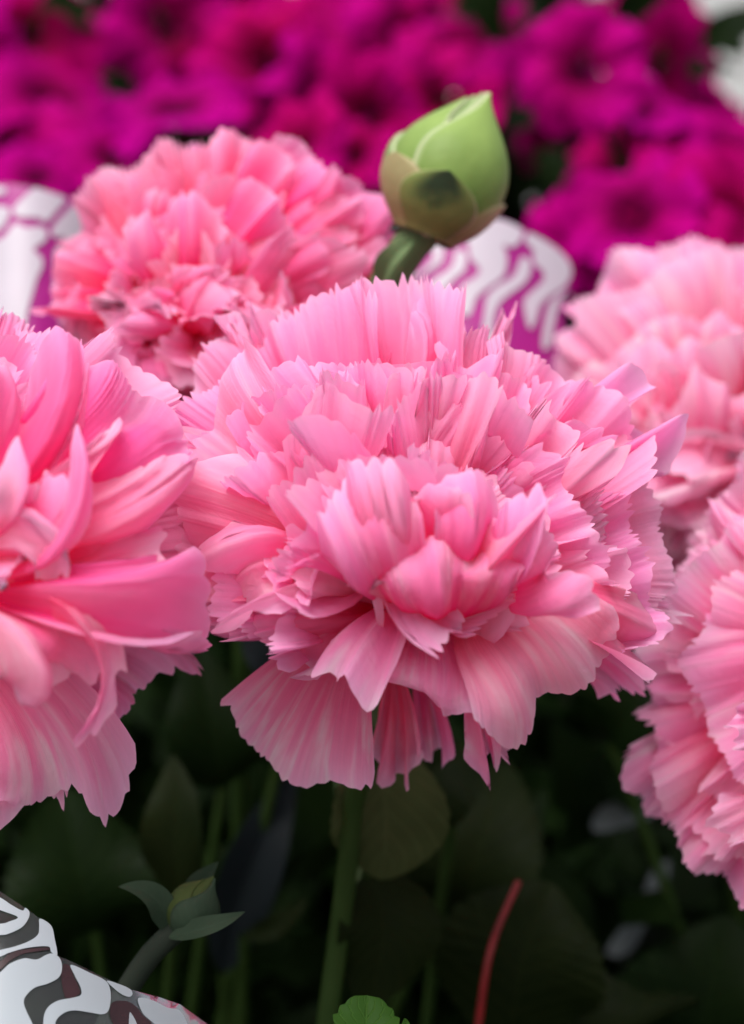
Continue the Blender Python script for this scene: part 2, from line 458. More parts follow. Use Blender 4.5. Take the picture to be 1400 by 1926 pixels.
class Carnation:
    """One bloom on its stem: petals, calyx, stem are its parts."""
    def __init__(self, c, depth, rx, ry, rz, axis, e_drop, foot, label, seed, mat=PINK, lod=1.0, pale=0.4, sat=0.5):
        self.C = U(c[0], c[1], depth); self.depth = depth; self.cpx = c
        k = RATIO * depth / 1926.0
        self.r = np.array([rx * k, ry * k, rz * k])
        self.A = nrm(CV(*axis))
        self.E = self.C - self.A * e_drop * k
        self.rng = np.random.default_rng(seed)
        self.seed = seed * 1000
        self.mat, self.lod, self.pale, self.sat = mat, lod, pale, sat
        self.foot = np.array([foot[0], foot[1], GZ])
        self.root = empty('carnation', self.foot, label, 'carnation', 'pink carnations')
        self.n = 0
    def add(self, spine, n_hint, theta, pale=None, sat=None, mat=None, **kw):
        self.n += 1
        kw.setdefault('rows', max(8, int(15 * self.lod)))
        kw.setdefault('cpt', 5 if self.lod > 0.8 else 4)
        me = petal_mesh(spine, n_hint, theta, self.seed + self.n, self.foot, **kw)
        o = link('petal', me, mat or self.mat, self.root)
        g = self.rng
        p = (self.pale if pale is None else pale) * g.uniform(0.7, 1.3)
        q = (self.sat if sat is None else sat) + g.uniform(-0.16, 0.16)
        o.color = (min(1, p), min(1, max(0, q)), 0.5 + g.uniform(-.08, .08), 1)
        return o
    def hand(self, pts, facing, hw, **kw):
        sp = [U(x, y, self.depth + dd) for x, y, dd in pts]
        q = path_points(sp, 30)
        Ls = np.linalg.norm(np.diff(q, axis=0), axis=1).sum()
        kw.setdefault('flat', .6); kw.setdefault('corner', .15); kw.setdefault('claw', .5)
        th = math.degrees(math.asin(min(0.88, 1.05 * hw * RATIO * self.depth / 1926 / Ls)))
        return self.add(sp, CV(*facing), th, **kw)
    def crest(self, x, y, hw, f=1.0, face=None, bulge=0.10, **kw):
        """A petal rising from the receptacle whose toothed margin shows at photo pixel (x,y); its depth lies on the dome."""
        g = self.rng
        k = RATIO * self.depth / 1926
        cpx = self.cpx
        nx, ny = (x - cpx[0]) * k / self.r[0], (y - cpx[1]) * k / self.r[1]
        z = math.sqrt(max(0.0, 1 - nx * nx - ny * ny)) if f >= 0 else 1.0
        dd = -z * f * self.r[2]
        tip = U(x, y, self.depth + dd)
        E = self.E + np.array([g.uniform(-1, 1), g.uniform(-1, 1), 0]) * .003
        Dv = tip - E; Ld = np.linalg.norm(Dv)
        mid = E + Dv * .52 + CV(nx * .5, -.15, 1) * bulge * Ld * max(f, 0)
        if face is None:
            face = (nx * .25 + g.uniform(-.35, .35), g.uniform(-.25, .25) + .25 * (1 - max(f, 0)), 1)
        q = path_points([E, mid, tip], 30)
        Ls = np.linalg.norm(np.diff(q, axis=0), axis=1).sum()
        th = math.degrees(math.asin(min(0.80, 1.75 * hw * k / Ls)))
        kw.setdefault('ruf', g.uniform(.03, .065)); kw.setdefault('waves', g.uniform(1.3, 2.4)); kw.setdefault('fine', g.uniform(.006, .014))
        kw.setdefault('teeth', max(6, int(hw * 3.4 / g.uniform(13, 18)))); kw.setdefault('td', g.uniform(8, 15) * k / Ls)
        kw.setdefault('flat', .75); kw.setdefault('corner', .2); kw.setdefault('claw', .55); kw.setdefault('lobes', .05)
        kw.setdefault('curl', g.uniform(-.10, .08)); kw.setdefault('cup', g.uniform(-.04, .06))
        return self.add([E, mid, tip], CV(*face), th, **kw)
    def rosette(self, e, table, rings, hw, lift, t0, t1, back=0.010, **kw):
        """Petals radiating from the receptacle at photo pixel e; table gives the bloom's reach in each direction (degrees, pixels)."""
        g = self.rng
        k = RATIO * self.depth / 1926
        ta = np.array(table, float)
        for q in rings:
            a = t0 + g.uniform(0, 8)
            while a < t1:
                Rr = np.interp(a, ta[:, 0], ta[:, 1])
                qq = q * (g.uniform(.94, 1.03) if q > .95 else g.uniform(.78, 1.16))
                h = hw * (0.55 + 0.45 * q) * g.uniform(.7, 1.25)
                ar = math.radians(a)
                x, y = e[0] + math.cos(ar) * Rr * qq, e[1] - math.sin(ar) * Rr * qq
                dd = -lift * math.sqrt(max(0.0, 1 - (qq * .97) ** 2)) + back * max(0, math.sin(ar)) * q * q + g.uniform(-.002, .002)
                tip = U(x, y, self.depth + dd)
                E = U(e[0] + g.normal(0, 38), e[1] + g.uniform(-45, 25), self.depth + .004)
                Dv = tip - E; Ld = np.linalg.norm(Dv)
                mid = E + Dv * .5 + CV(0, .1, 1) * Ld * (.16 + .10 * (1 - q))
                face = (.25 * math.cos(ar) * q + g.normal(0, .32), .25 * math.sin(ar) * q + g.normal(0, .30), 1)
                pl = path_points([E, mid, tip], 30)
                Ls = np.linalg.norm(np.diff(pl, axis=0), axis=1).sum()
                th = math.degrees(math.asin(min(.82, h * k / Ls)))
                o = dict(ruf=g.uniform(.025, .075), waves=g.uniform(.9, 2.2), fine=g.uniform(.002, .006), crumple=g.uniform(.03, .075),
                         teeth=max(7, int(h * 2 / g.uniform(11, 17) * self.depth / .36)), td=g.uniform(10, 19) * k / Ls * .36 / self.depth, curl=g.uniform(-.20, .14), cup=g.uniform(-.08, .10),
                         flat=.85, corner=.10, claw=.6, lobes=.035)
                o.update(kw)
                self.add([E, mid, tip], CV(*face), th, **o)
                a += math.degrees(h * g.uniform(.62, .95) / (Rr * q))
    def dome(self, n, phi0=6, phi1=110, roll=40, theta=(34, 50), skip=None, rad=(0.84, 1.02), ruf=(0.10, 0.17), power=0.62, **kw):
        g = self.rng
        A = self.A
        X = nrm(np.cross(A, FWD)); Y = np.cross(A, X)
        for i in range(n):
            f = (i + 0.5) / n
            phi = math.radians(phi0 + (phi1 - phi0) * f ** power) + g.uniform(-.08, .08)
            az = i * 2.39996 + g.uniform(-.3, .3)
            rd = math.cos(az) * X + math.sin(az) * Y
            d = math.cos(phi) * A + math.sin(phi) * rd
            # ellipsoid in camera axes
            dc = np.array([d @ RIGHT, d @ UP, -(d @ FWD)])
            rr = 1 / math.sqrt(((dc / self.r) ** 2).sum())
            M = self.C + d * rr * g.uniform(*rad)
            if skip and skip(dc):
                continue
            E = self.E + (X * g.uniform(-1, 1) + Y * g.uniform(-1, 1)) * 0.003
            D = M - E; Ld = np.linalg.norm(D); D = D / Ld
            # begins steeper than it ends, tips bend outward
            mid = E + D * Ld * 0.55 + A * Ld * 0.10 * math.sin(phi) + rd * Ld * g.uniform(-.05, .04)
            nh = A * math.sin(phi) - rd * math.cos(phi) + 0.001
            nh = nrm(nh) - 0.75 * sstep(0.3, 1.0, math.sin(phi)) * FWD * sstep(-0.6, 0.1, dc[2])
            a = math.radians(g.normal(0, roll) * (0.5 + 0.5 * math.cos(phi / 2)))
            q = Matrix.Rotation(a, 3, Vector(D))
            nh = np.array(q @ Vector(nh))
            self.add([E, mid, M], nh, g.uniform(*theta), ruf=g.uniform(*ruf), fine=g.uniform(.005, .013),
                     waves=g.uniform(0.9, 1.7), teeth=int(g.integers(15, 24)), td=g.uniform(.035, .065),
                     curl=g.uniform(-.10, .05), cup=g.uniform(-.05, .12), flat=.5, corner=.22, **kw)
    def finish(self, stem_pts=None, calyx=True):
        A = self.A
        base = self.E - A * 0.022
        P = [self.E + A * 0.002, self.E - A * 0.008, base, base - A * 0.004]
        me = tube_mesh('calyx', P, [0.0085, 0.0075, 0.0062, 0.002], self.foot, 16, 16)
        link('calyx', me, STEM_GLAUC, self.root)
        sp = [base] + [np.array(q) for q in (stem_pts or [])]
        if not stem_pts:
            m = base * .5 + self.foot * .5
            m[2] += 0.02
            sp.append(m)
        sp.append(self.foot)
        me = tube_mesh('stem', sp, [0.0018, 0.0019, 0.0022], self.foot, 12, 60)
        link('stem', me, STEM, self.root)

# ---- the large carnation in the middle
c = Carnation((768, 965), 0.362, 468, 398, 420, (0.06, 0.86, 0.50), 200, (-0.012, 0.02),
              'large pink carnation in full bloom with drooping white-streaked lower petals below the fat green bud', 11, pale=0.25, sat=.5)
c.dome(36, 4, 100, roll=26, theta=(36, 52), ruf=(.05, .09), rad=(.66, .82), skip=lambda d: (d[1] < 0.0 and d[2] > 0.2) or d[1] < -0.25)
c.rosette((740, 1150), [(-20,480),(0,495),(20,540),(35,570),(50,590),(65,590),(80,620),(90,628),(105,618),(118,625),(127,570),(135,555),(150,508),(165,465),(180,365),(200,330)],
          (1.0, .86, .72, .58, .44, .31), 165, .042, 2, 178)
for (x, y, h, f_) in [(475,590,34,.0),(420,600,16,.0),(960,590,18,-.25)]:
    c.crest(x, y, h * .7, f_)
D = c.hand
# lower guard petals
D([(700,1130,-.004),(610,1275,-.012),(540,1445,-.008)], (-.1,.15,1), 175, pale=.95, sat=.32, ruf=.035, fine=.003, waves=1.1, teeth=17, td=.035, lobes=.06, crumple=.045)
D([(720,1170,.004),(745,1320,.0),(738,1462,.002)], (0,.1,1), 60, pale=.8, sat=.4, ruf=.10, waves=2.6, teeth=7, td=.06)
D([(760,1170,.006),(800,1300,.006),(815,1420,.008)], (0,.1,1), 45, pale=.7, sat=.45, ruf=.09, waves=2.6, teeth=7, td=.06)
D([(840,1180,-.002),(905,1330,-.010),(930,1450,-.008)], (.2,.1,1), 45, pale=.8, sat=.45, ruf=.10, waves=2.6, teeth=7, td=.07, curl=-.08)
D([(790,1150,-.014),(815,1245,-.034),(795,1345,-.036)], (0,.5,1), 140, pale=1., sat=.3, ruf=.05, fine=.01, waves=1.3, teeth=10, td=.015, curl=-.18)
D([(780,1120,-.014),(715,1165,-.033),(640,1285,-.037)], (-.35,.55,.8), 80, pale=.9, sat=.5, ruf=.05, fine=.006, waves=1.1, teeth=8, td=.02, flat=.1)
D([(850,1130,-.010),(980,1190,-.034),(1060,1310,-.030)], (.1,.35,1), 175, pale=.7, sat=.30, ruf=.05, fine=.003, waves=1.1, crumple=.045, teeth=18, td=.04)
D([(870,1130,-.008),(1070,1130,-.030),(1220,1200,-.014)], (.1,.35,1), 105, pale=.75, sat=.32, ruf=.06, teeth=15, td=.05, crumple=.05)
D([(900,1130,-.004),(1110,1130,-.002),(1265,1150,-.002)], (.1,.3,1), 62, pale=.8, sat=.32, ruf=.06, teeth=10, td=.09, crumple=.05)
D([(930,1150,.004),(1090,1220,.004),(1185,1295,.004)], (.1,.5,1), 65, pale=.7, sat=.4, ruf=.07, teeth=10, td=.06)
# left side
D([(700,1090,-.006),(500,1020,-.028),(335,985,-.020)], (-.2,.15,1), 165, pale=.75, sat=.36, ruf=.06, teeth=16, td=.04)
D([(690,1090,-.008),(530,1060,-.032),(425,1110,-.030)], (-.2,.35,1), 120, flat=.6, pale=.8, sat=.36, ruf=.08, teeth=14, td=.05)
D([(690,1080,-.0),(600,1120,-.01),(545,1130,-.006)], (-.1,.5,1), 80, pale=.5, sat=.5, ruf=.1, teeth=12, td=.05)
D([(690,1060,0),(500,870,-.020),(400,745,-.010)], (-.2,.1,1), 150, pale=.55, sat=.32, ruf=.05, fine=.006, waves=1.3, teeth=14, td=.012, cup=.05)
# front
D([(700,1140,-.010),(620,1180,-.026),(560,1225,-.024)], (-.3,.4,1), 90, pale=.7, sat=.45, ruf=.11, teeth=14, td=.03)
D([(830,1185,-.018),(835,1130,-.046),(825,1030,-.046)], (0,-.15,1), 160, pale=.5, sat=.5, ruf=.045, fine=.006, waves=1.9, teeth=17, td=.05, crumple=.06, cup=-.10, flat=.85, corner=.1)
D([(740,1160,-.018),(690,1080,-.046),(640,960,-.047)], (-.25,-.1,1), 130, pale=.5, sat=.45, ruf=.08, fine=.006, waves=1.2, teeth=14, td=.04, crumple=.05)
D([(860,1160,-.018),(960,1090,-.044),(1040,1010,-.042)], (.15,-.05,1), 130, pale=.4, sat=.5, ruf=.09, fine=.006, waves=1.5, teeth=14, td=.05, crumple=.05)
D([(780,1160,-.014),(760,1010,-.046),(740,900,-.046)], (.1,-.1,1), 115, pale=.35, sat=.5, ruf=.08, fine=.006, waves=1.5, teeth=15, td=.04, crumple=.05)
D([(850,1160,-.014),(890,1040,-.044),(900,930,-.043)], (-.1,-.1,1), 110, pale=.3, sat=.52, ruf=.08, fine=.006, waves=1.5, teeth=15, td=.045, crumple=.05)
c.finish([U(668,1500,.392), U(652,1650,.394), U(632,1800,.394), U(615,1926,.392)])

# ---- the carnation on its left, cut by the frame
c = Carnation((-95, 965), 0.356, 420, 400, 420, (0.10, 0.86, 0.48), 200, (-0.085, 0.03),
              'broad pink carnation with a long hanging skirt of petals beside the small dark green bud', 23, pale=0.28, sat=.54)
c.rosette((-170, 1130), [(-20,490),(0,495),(18,525),(32,600),(51,620),(64,600),(90,550)],
          (1.0, .86, .73, .61, .50), 190, .030, 3, 100)
D = c.hand
D([(-170,1140,-.006),(40,1320,-.016),(110,1515,-.010)], (.1,.2,1), 165, pale=1., sat=.4, ruf=.035, fine=.003, waves=1.1, crumple=.045, teeth=16, td=.035)
D([(-200,1140,-.004),(-40,1320,-.012),(0,1520,-.008)], (.1,.2,1), 150, pale=.9, sat=.42, ruf=.05, fine=.003, waves=1.1, crumple=.045, teeth=16, td=.035)
D([(-150,1140,.004),(160,1220,.002),(285,1290,.004)], (.2,.2,1), 150, flat=.5, pale=.8, sat=.45, ruf=.04, waves=1.6, teeth=16, td=.035)
D([(-170,1070,-.02),(130,1095,-.046),(330,1095,-.032)], (.0,.55,.85), 125, pale=.8, sat=.46, ruf=.07, fine=.005, waves=1.8, teeth=18, td=.05, crumple=.09)
D([(-170,1100,-.02),(55,1170,-.048),(115,1310,-.042)], (.1,.45,.9), 135, pale=.8, sat=.46, ruf=.10, fine=.005, waves=1.9, teeth=18, td=.05, curl=-.06, crumple=.09)
D([(-150,1120,.004),(220,1110,.008),(400,1130,.020)], (.1,.6,.8), 45, pale=.8, sat=.45, ruf=.07, waves=1.6, teeth=10, td=.05)
D([(-140,1080,-.02),(130,985,-.044),(290,885,-.034)], (.1,-.1,1), 135, pale=.45, sat=.5, ruf=.06, fine=.005, waves=1.9, teeth=20, td=.05, crumple=.08)
D([(-140,1060,-.012),(120,880,-.038),(265,745,-.024)], (.05,.05,1), 165, pale=.2, sat=.62, ruf=.03, fine=.003, waves=1.2, teeth=22, td=.03, crumple=.05)
D([(-150,1090,-.024),(30,1010,-.048),(80,880,-.046)], (.3,-.1,1), 95, pale=.5, sat=.52, ruf=.08, fine=.003, waves=1.4, teeth=13, td=.04, crumple=.05)
D([(-160,1090,-.03),(0,1040,-.048),(55,1075,-.048)], (.1,.2,1), 75, pale=.5, sat=.52, ruf=.10, fine=.003, waves=1.3, teeth=11, td=.05, crumple=.06)
D([(-170,1040,-.01),(20,860,-.040),(75,680,-.028)], (.1,.0,1), 115, pale=.3, sat=.5, ruf=.06, fine=.003, waves=1.4, teeth=17, td=.04, crumple=.05)
c.finish()

# ---- behind, left: deeper coral-pink bloom
c = Carnation((415, 500), 0.420, 310, 232, 290, (-0.10, 0.90, 0.40), 150, (-0.03, 0.10),
              'coral-pink carnation behind, its petals deep red in the hollows, left of the fat green bud', 37, mat=CORAL, lod=0.8, pale=0.25, sat=0.55)
c.dome(24, 6, 100, roll=26, theta=(34, 48), ruf=(.05, .09), rad=(.66, .82), skip=lambda d: d[1] < -0.1)
c.rosette((380, 655), [(-10,230),(0,260),(20,380),(35,440),(50,425),(65,410),(75,410),(90,365),(110,380),(130,300),(150,320),(170,270),(200,190),(230,170),(270,140),(320,180),(350,230)],
          (1.0, .82, .65, .48, .33), 135, .034, 5, 350)
D = c.hand
D([(370,640,-.005),(230,560,-.02),(95,535,-.012)], (-.1,.3,1), 90, ruf=.06, teeth=16, td=.03)
D([(380,640,-.01),(310,620,-.028),(250,610,-.03)], (0,-.2,1), 70, sat=.7, ruf=.12, teeth=12, td=.03)
D([(380,650,-.01),(390,600,-.030),(420,560,-.03)], (.3,-.2,1), 70, sat=.65, ruf=.12, teeth=12, td=.04)
D([(350,620,-.008),(330,500,-.026),(330,390,-.022)], (-.1,-.1,1), 90, sat=.6, ruf=.09, teeth=16, td=.04)
D([(430,640,-.0),(600,560,-.01),(720,470,.0)], (.1,.2,1), 90, pale=.5, sat=.4, ruf=.06, teeth=14, td=.04)
D([(370,650,-.002),(360,700,-.012),(350,745,-.006)], (0,.4,1), 80, sat=.75, ruf=.07, teeth=12, td=.03)
c.finish()

# ---- behind, right: pale blurred bloom
c = Carnation((1335, 750), 0.450, 315, 285, 290, (-0.05, 0.85, 0.5), 150, (0.09, 0.12),
              'pale pink carnation in soft blur behind, right of the wavy striped sleeve', 41, lod=0.7, pale=0.85, sat=0.30)
c.rosette((1335, 900), [(-10,260),(20,380),(50,460),(90,440),(105,440),(120,465),(135,395),(150,330),(170,220),(195,170),(220,210),(250,190),(290,200),(350,260)],
          (1.0, .78, .56, .38), 180, .036, 10, 345)
D = c.hand
D([(1330,900,-.008),(1270,800,-.026),(1230,650,-.026)], (-.1,.1,1), 110, pale=.8, sat=.4, ruf=.05, teeth=14, td=.02)
D([(1330,900,-.008),(1350,830,-.032),(1350,720,-.034)], (.2,-.1,1), 100, pale=.7, sat=.45, ruf=.06, teeth=14, td=.02)
D([(1320,890,-.004),(1260,900,-.022),(1215,900,-.018)], (-.1,.4,1), 70, pale=.8, sat=.45, ruf=.10, teeth=12, td=.03)
D([(1330,900,.0),(1270,980,-.01),(1220,1060,-.004)], (-.1,.4,1), 60, pale=.6, sat=.55, ruf=.06, teeth=12, td=.03)
D([(1340,900,.0),(1340,980,-.012),(1330,1050,-.008)], (-.1,.4,1), 70, pale=.6, sat=.55, ruf=.08, teeth=12, td=.03)
c.finish()

# ---- right edge: side view of a bloom with a fan of long petals
c = Carnation((1600, 1120), 0.392, 330, 330, 330, (0.30, 0.86, 0.30), 130, (0.10, 0.06),
              'pink carnation turned sideways with frilled petals fanning out, below the pale blurred one', 53, lod=0.9, pale=0.6, sat=0.45)
c.rosette((1560, 1250), [(90,400),(120,390),(150,345),(180,318),(200,360),(215,420),(230,450),(250,480),(275,480)],
          (1.0, .90), 150, .030, 95, 268, back=.004, pale=.85, sat=.42)
D = c.hand
D([(1480,1340,-.02),(1430,1360,-.034),(1378,1372,-.036)], (-.1,.4,1), 50, pale=.7, sat=.35, ruf=.06, teeth=10, td=.04)
D([(1470,1500,-.014),(1430,1520,-.028),(1350,1560,-.030)], (-.1,.4,1), 60, pale=.8, sat=.35, ruf=.06, teeth=10, td=.05)
c.finish()

# ------------------------------------------------------------------ leaves
def leaf_mesh(spine, n_hint, half_w, seed, origin, serr=0.0, nser=14, fold=0.25, rows=60, cols=13, widest=0.45, tipx=1.3, wave=0.04, droop=0.0):
    rng = np.random.default_rng(seed)
    P = path_points(spine, rows)
    T = nrm(np.gradient(P, axis=0))
    nh = nrm(n_hint)
    Nn = nrm(nh - T * (T @ nh)[:, None])
    B = np.cross(T, Nn)
    v = np.linspace(0, 1, rows)
    a = math.log(0.5) / math.log(widest)
    prof = np.sin(math.pi * v ** a) ** (1 / tipx)
    prof = np.maximum(prof, 0.03 * (1 - v))
    saw = (v * nser) % 1.0
    pr = prof * half_w * (1 - serr * (1 - saw) * 1.0)
    u = np.linspace(-1, 1, cols)
    off = half_w * (fold * np.abs(u)[None] * prof[:, None] + wave * 6 * np.sin(v * 9 + seed)[:, None] * (u ** 2)[None] * prof[:, None])
    G = P[:, None] + B[:, None] * (u[None, :, None] * pr[:, None, None]) + Nn[:, None] * off[..., None]
    return grid_mesh('leaf', G, origin)

def px_path(pts):
    return [U(*p) for p in pts]

def leafy_plant(name, foot, label, leaves, stems, cat='plant'):
    foot = np.array([foot[0], foot[1], GZ])
    r = empty(name, foot, label, cat)
    for pts, rad, mat in stems:
        pp = [foot] + px_path(pts)
        link('stem', tube_mesh('stem', pp, rad, foot, 10, 60), mat, r)
    for k, (pts, facing, hw, mat, kw) in enumerate(leaves):
        sp = px_path(pts)
        lf = link('leaf', leaf_mesh(sp, CV(*facing), hw, k + 3, foot, **kw), mat, r)
        if kw.get('_', True):
            b = sp[0]
            mid = b * .5 + foot * .5 + np.array([0, 0, .01])
            link('leaf_stalk', tube_mesh('leaf_stalk', [foot, mid, b], [.0016, .0013, .001], foot, 8, 14), STEM, lf)
    return r

SR = dict(serr=0.10, nser=15)
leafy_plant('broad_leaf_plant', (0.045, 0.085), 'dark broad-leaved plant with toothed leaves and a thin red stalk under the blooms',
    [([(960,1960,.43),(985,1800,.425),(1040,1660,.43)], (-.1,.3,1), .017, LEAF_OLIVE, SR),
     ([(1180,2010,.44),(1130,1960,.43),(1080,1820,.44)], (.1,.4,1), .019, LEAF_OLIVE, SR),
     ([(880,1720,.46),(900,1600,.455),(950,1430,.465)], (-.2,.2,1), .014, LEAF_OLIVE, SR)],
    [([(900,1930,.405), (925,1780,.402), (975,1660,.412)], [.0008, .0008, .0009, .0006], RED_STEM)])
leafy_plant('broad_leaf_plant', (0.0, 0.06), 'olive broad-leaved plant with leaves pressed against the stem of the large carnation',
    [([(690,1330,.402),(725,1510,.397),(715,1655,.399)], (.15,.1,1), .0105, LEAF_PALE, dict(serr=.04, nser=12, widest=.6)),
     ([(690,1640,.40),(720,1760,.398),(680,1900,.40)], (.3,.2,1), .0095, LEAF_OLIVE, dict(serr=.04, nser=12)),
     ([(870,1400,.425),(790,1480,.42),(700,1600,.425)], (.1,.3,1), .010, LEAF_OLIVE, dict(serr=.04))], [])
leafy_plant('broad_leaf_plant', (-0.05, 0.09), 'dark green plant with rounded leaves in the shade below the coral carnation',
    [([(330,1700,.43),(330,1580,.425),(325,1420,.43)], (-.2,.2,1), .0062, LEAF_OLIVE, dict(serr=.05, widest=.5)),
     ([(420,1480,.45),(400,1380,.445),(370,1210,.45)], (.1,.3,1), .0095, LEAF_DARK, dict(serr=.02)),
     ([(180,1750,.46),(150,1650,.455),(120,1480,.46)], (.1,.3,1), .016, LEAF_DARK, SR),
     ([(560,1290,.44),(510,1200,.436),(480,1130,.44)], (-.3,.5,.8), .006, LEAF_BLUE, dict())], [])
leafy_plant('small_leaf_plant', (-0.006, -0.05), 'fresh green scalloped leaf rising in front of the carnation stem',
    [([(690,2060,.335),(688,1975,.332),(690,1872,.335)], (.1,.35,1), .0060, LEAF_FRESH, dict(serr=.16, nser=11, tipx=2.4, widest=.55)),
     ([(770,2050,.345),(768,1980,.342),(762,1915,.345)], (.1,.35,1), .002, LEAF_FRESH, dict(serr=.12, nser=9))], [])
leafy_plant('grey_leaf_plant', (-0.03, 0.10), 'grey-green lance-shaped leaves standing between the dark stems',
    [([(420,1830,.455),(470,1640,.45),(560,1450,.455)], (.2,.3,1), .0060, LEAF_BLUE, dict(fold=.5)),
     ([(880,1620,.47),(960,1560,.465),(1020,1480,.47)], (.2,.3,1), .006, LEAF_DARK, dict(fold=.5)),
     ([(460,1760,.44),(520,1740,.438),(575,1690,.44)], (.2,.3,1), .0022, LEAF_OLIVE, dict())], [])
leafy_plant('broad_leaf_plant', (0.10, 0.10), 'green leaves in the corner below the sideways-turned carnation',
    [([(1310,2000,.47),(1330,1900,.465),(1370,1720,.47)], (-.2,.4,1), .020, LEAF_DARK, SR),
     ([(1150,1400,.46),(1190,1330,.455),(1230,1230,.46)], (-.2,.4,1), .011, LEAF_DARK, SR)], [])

# dense shaded foliage filling the depth between the plants
def shade_foliage():
    rng = np.random.default_rng(8)
    V, F = [], []
    n = 6000
    for i in range(n):
        y = rng.uniform(0.10, 0.44)
        x = rng.uniform(-0.30, 0.30)
        z = GZ + rng.uniform(0.0, 0.19 if y < .26 else .26) * (0.5 + 0.5 * rng.random())
        p = np.array([x, y, z])
        d = nrm(rng.normal(0, 1, 3) + np.array([0, -.4, .8]))
        s = nrm(np.cross(d, rng.normal(0, 1, 3)))
        nn = np.cross(d, s)
        L_, W_ = rng.uniform(.018, .04), rng.uniform(.005, .010)
        b = len(V)
        V += [p, p + d * L_ * .4 + s * W_, p + d * L_ * .5 - nn * W_ * .3, p + d * L_ * .4 - s * W_, p + d * L_]
        F += [(b, b + 1, b + 2), (b, b + 2, b + 3), (b + 1, b + 4, b + 2), (b + 2, b + 4, b + 3)]
    for i in range(3500):                       # the leafy back of the magenta plants
        x, y = rng.uniform(-.36, .36), rng.uniform(.42, .56)
        top = .325 if x < .07 else .325 - (x - .07) * 1.8
        p = np.array([x, y, rng.uniform(.06, max(.09, top)) - (.02 * rng.random())])
        d = nrm(rng.normal(0, 1, 3)); s = nrm(np.cross(d, rng.normal(0, 1, 3)))
        L_, W_ = rng.uniform(.018, .04), rng.uniform(.006, .012)
        b = len(V)
        V += [p, p + d * L_ * .4 + s * W_, p + d * L_ * .5, p + d * L_ * .4 - s * W_, p + d * L_]
        F += [(b, b + 1, b + 2), (b, b + 2, b + 3), (b + 1, b + 4, b + 2), (b + 2, b + 4, b + 3)]
    me = bpy.data.meshes.new('foliage')
    me.from_pydata([tuple(q) for q in V], [], F)
    me.uv_layers.new(name='UVMap')
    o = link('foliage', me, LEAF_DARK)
    o['kind'] = 'stuff'
    o['label'] = 'dark tangled leaves deep in the shade under the blooms'
    o['category'] = 'foliage'
shade_foliage()

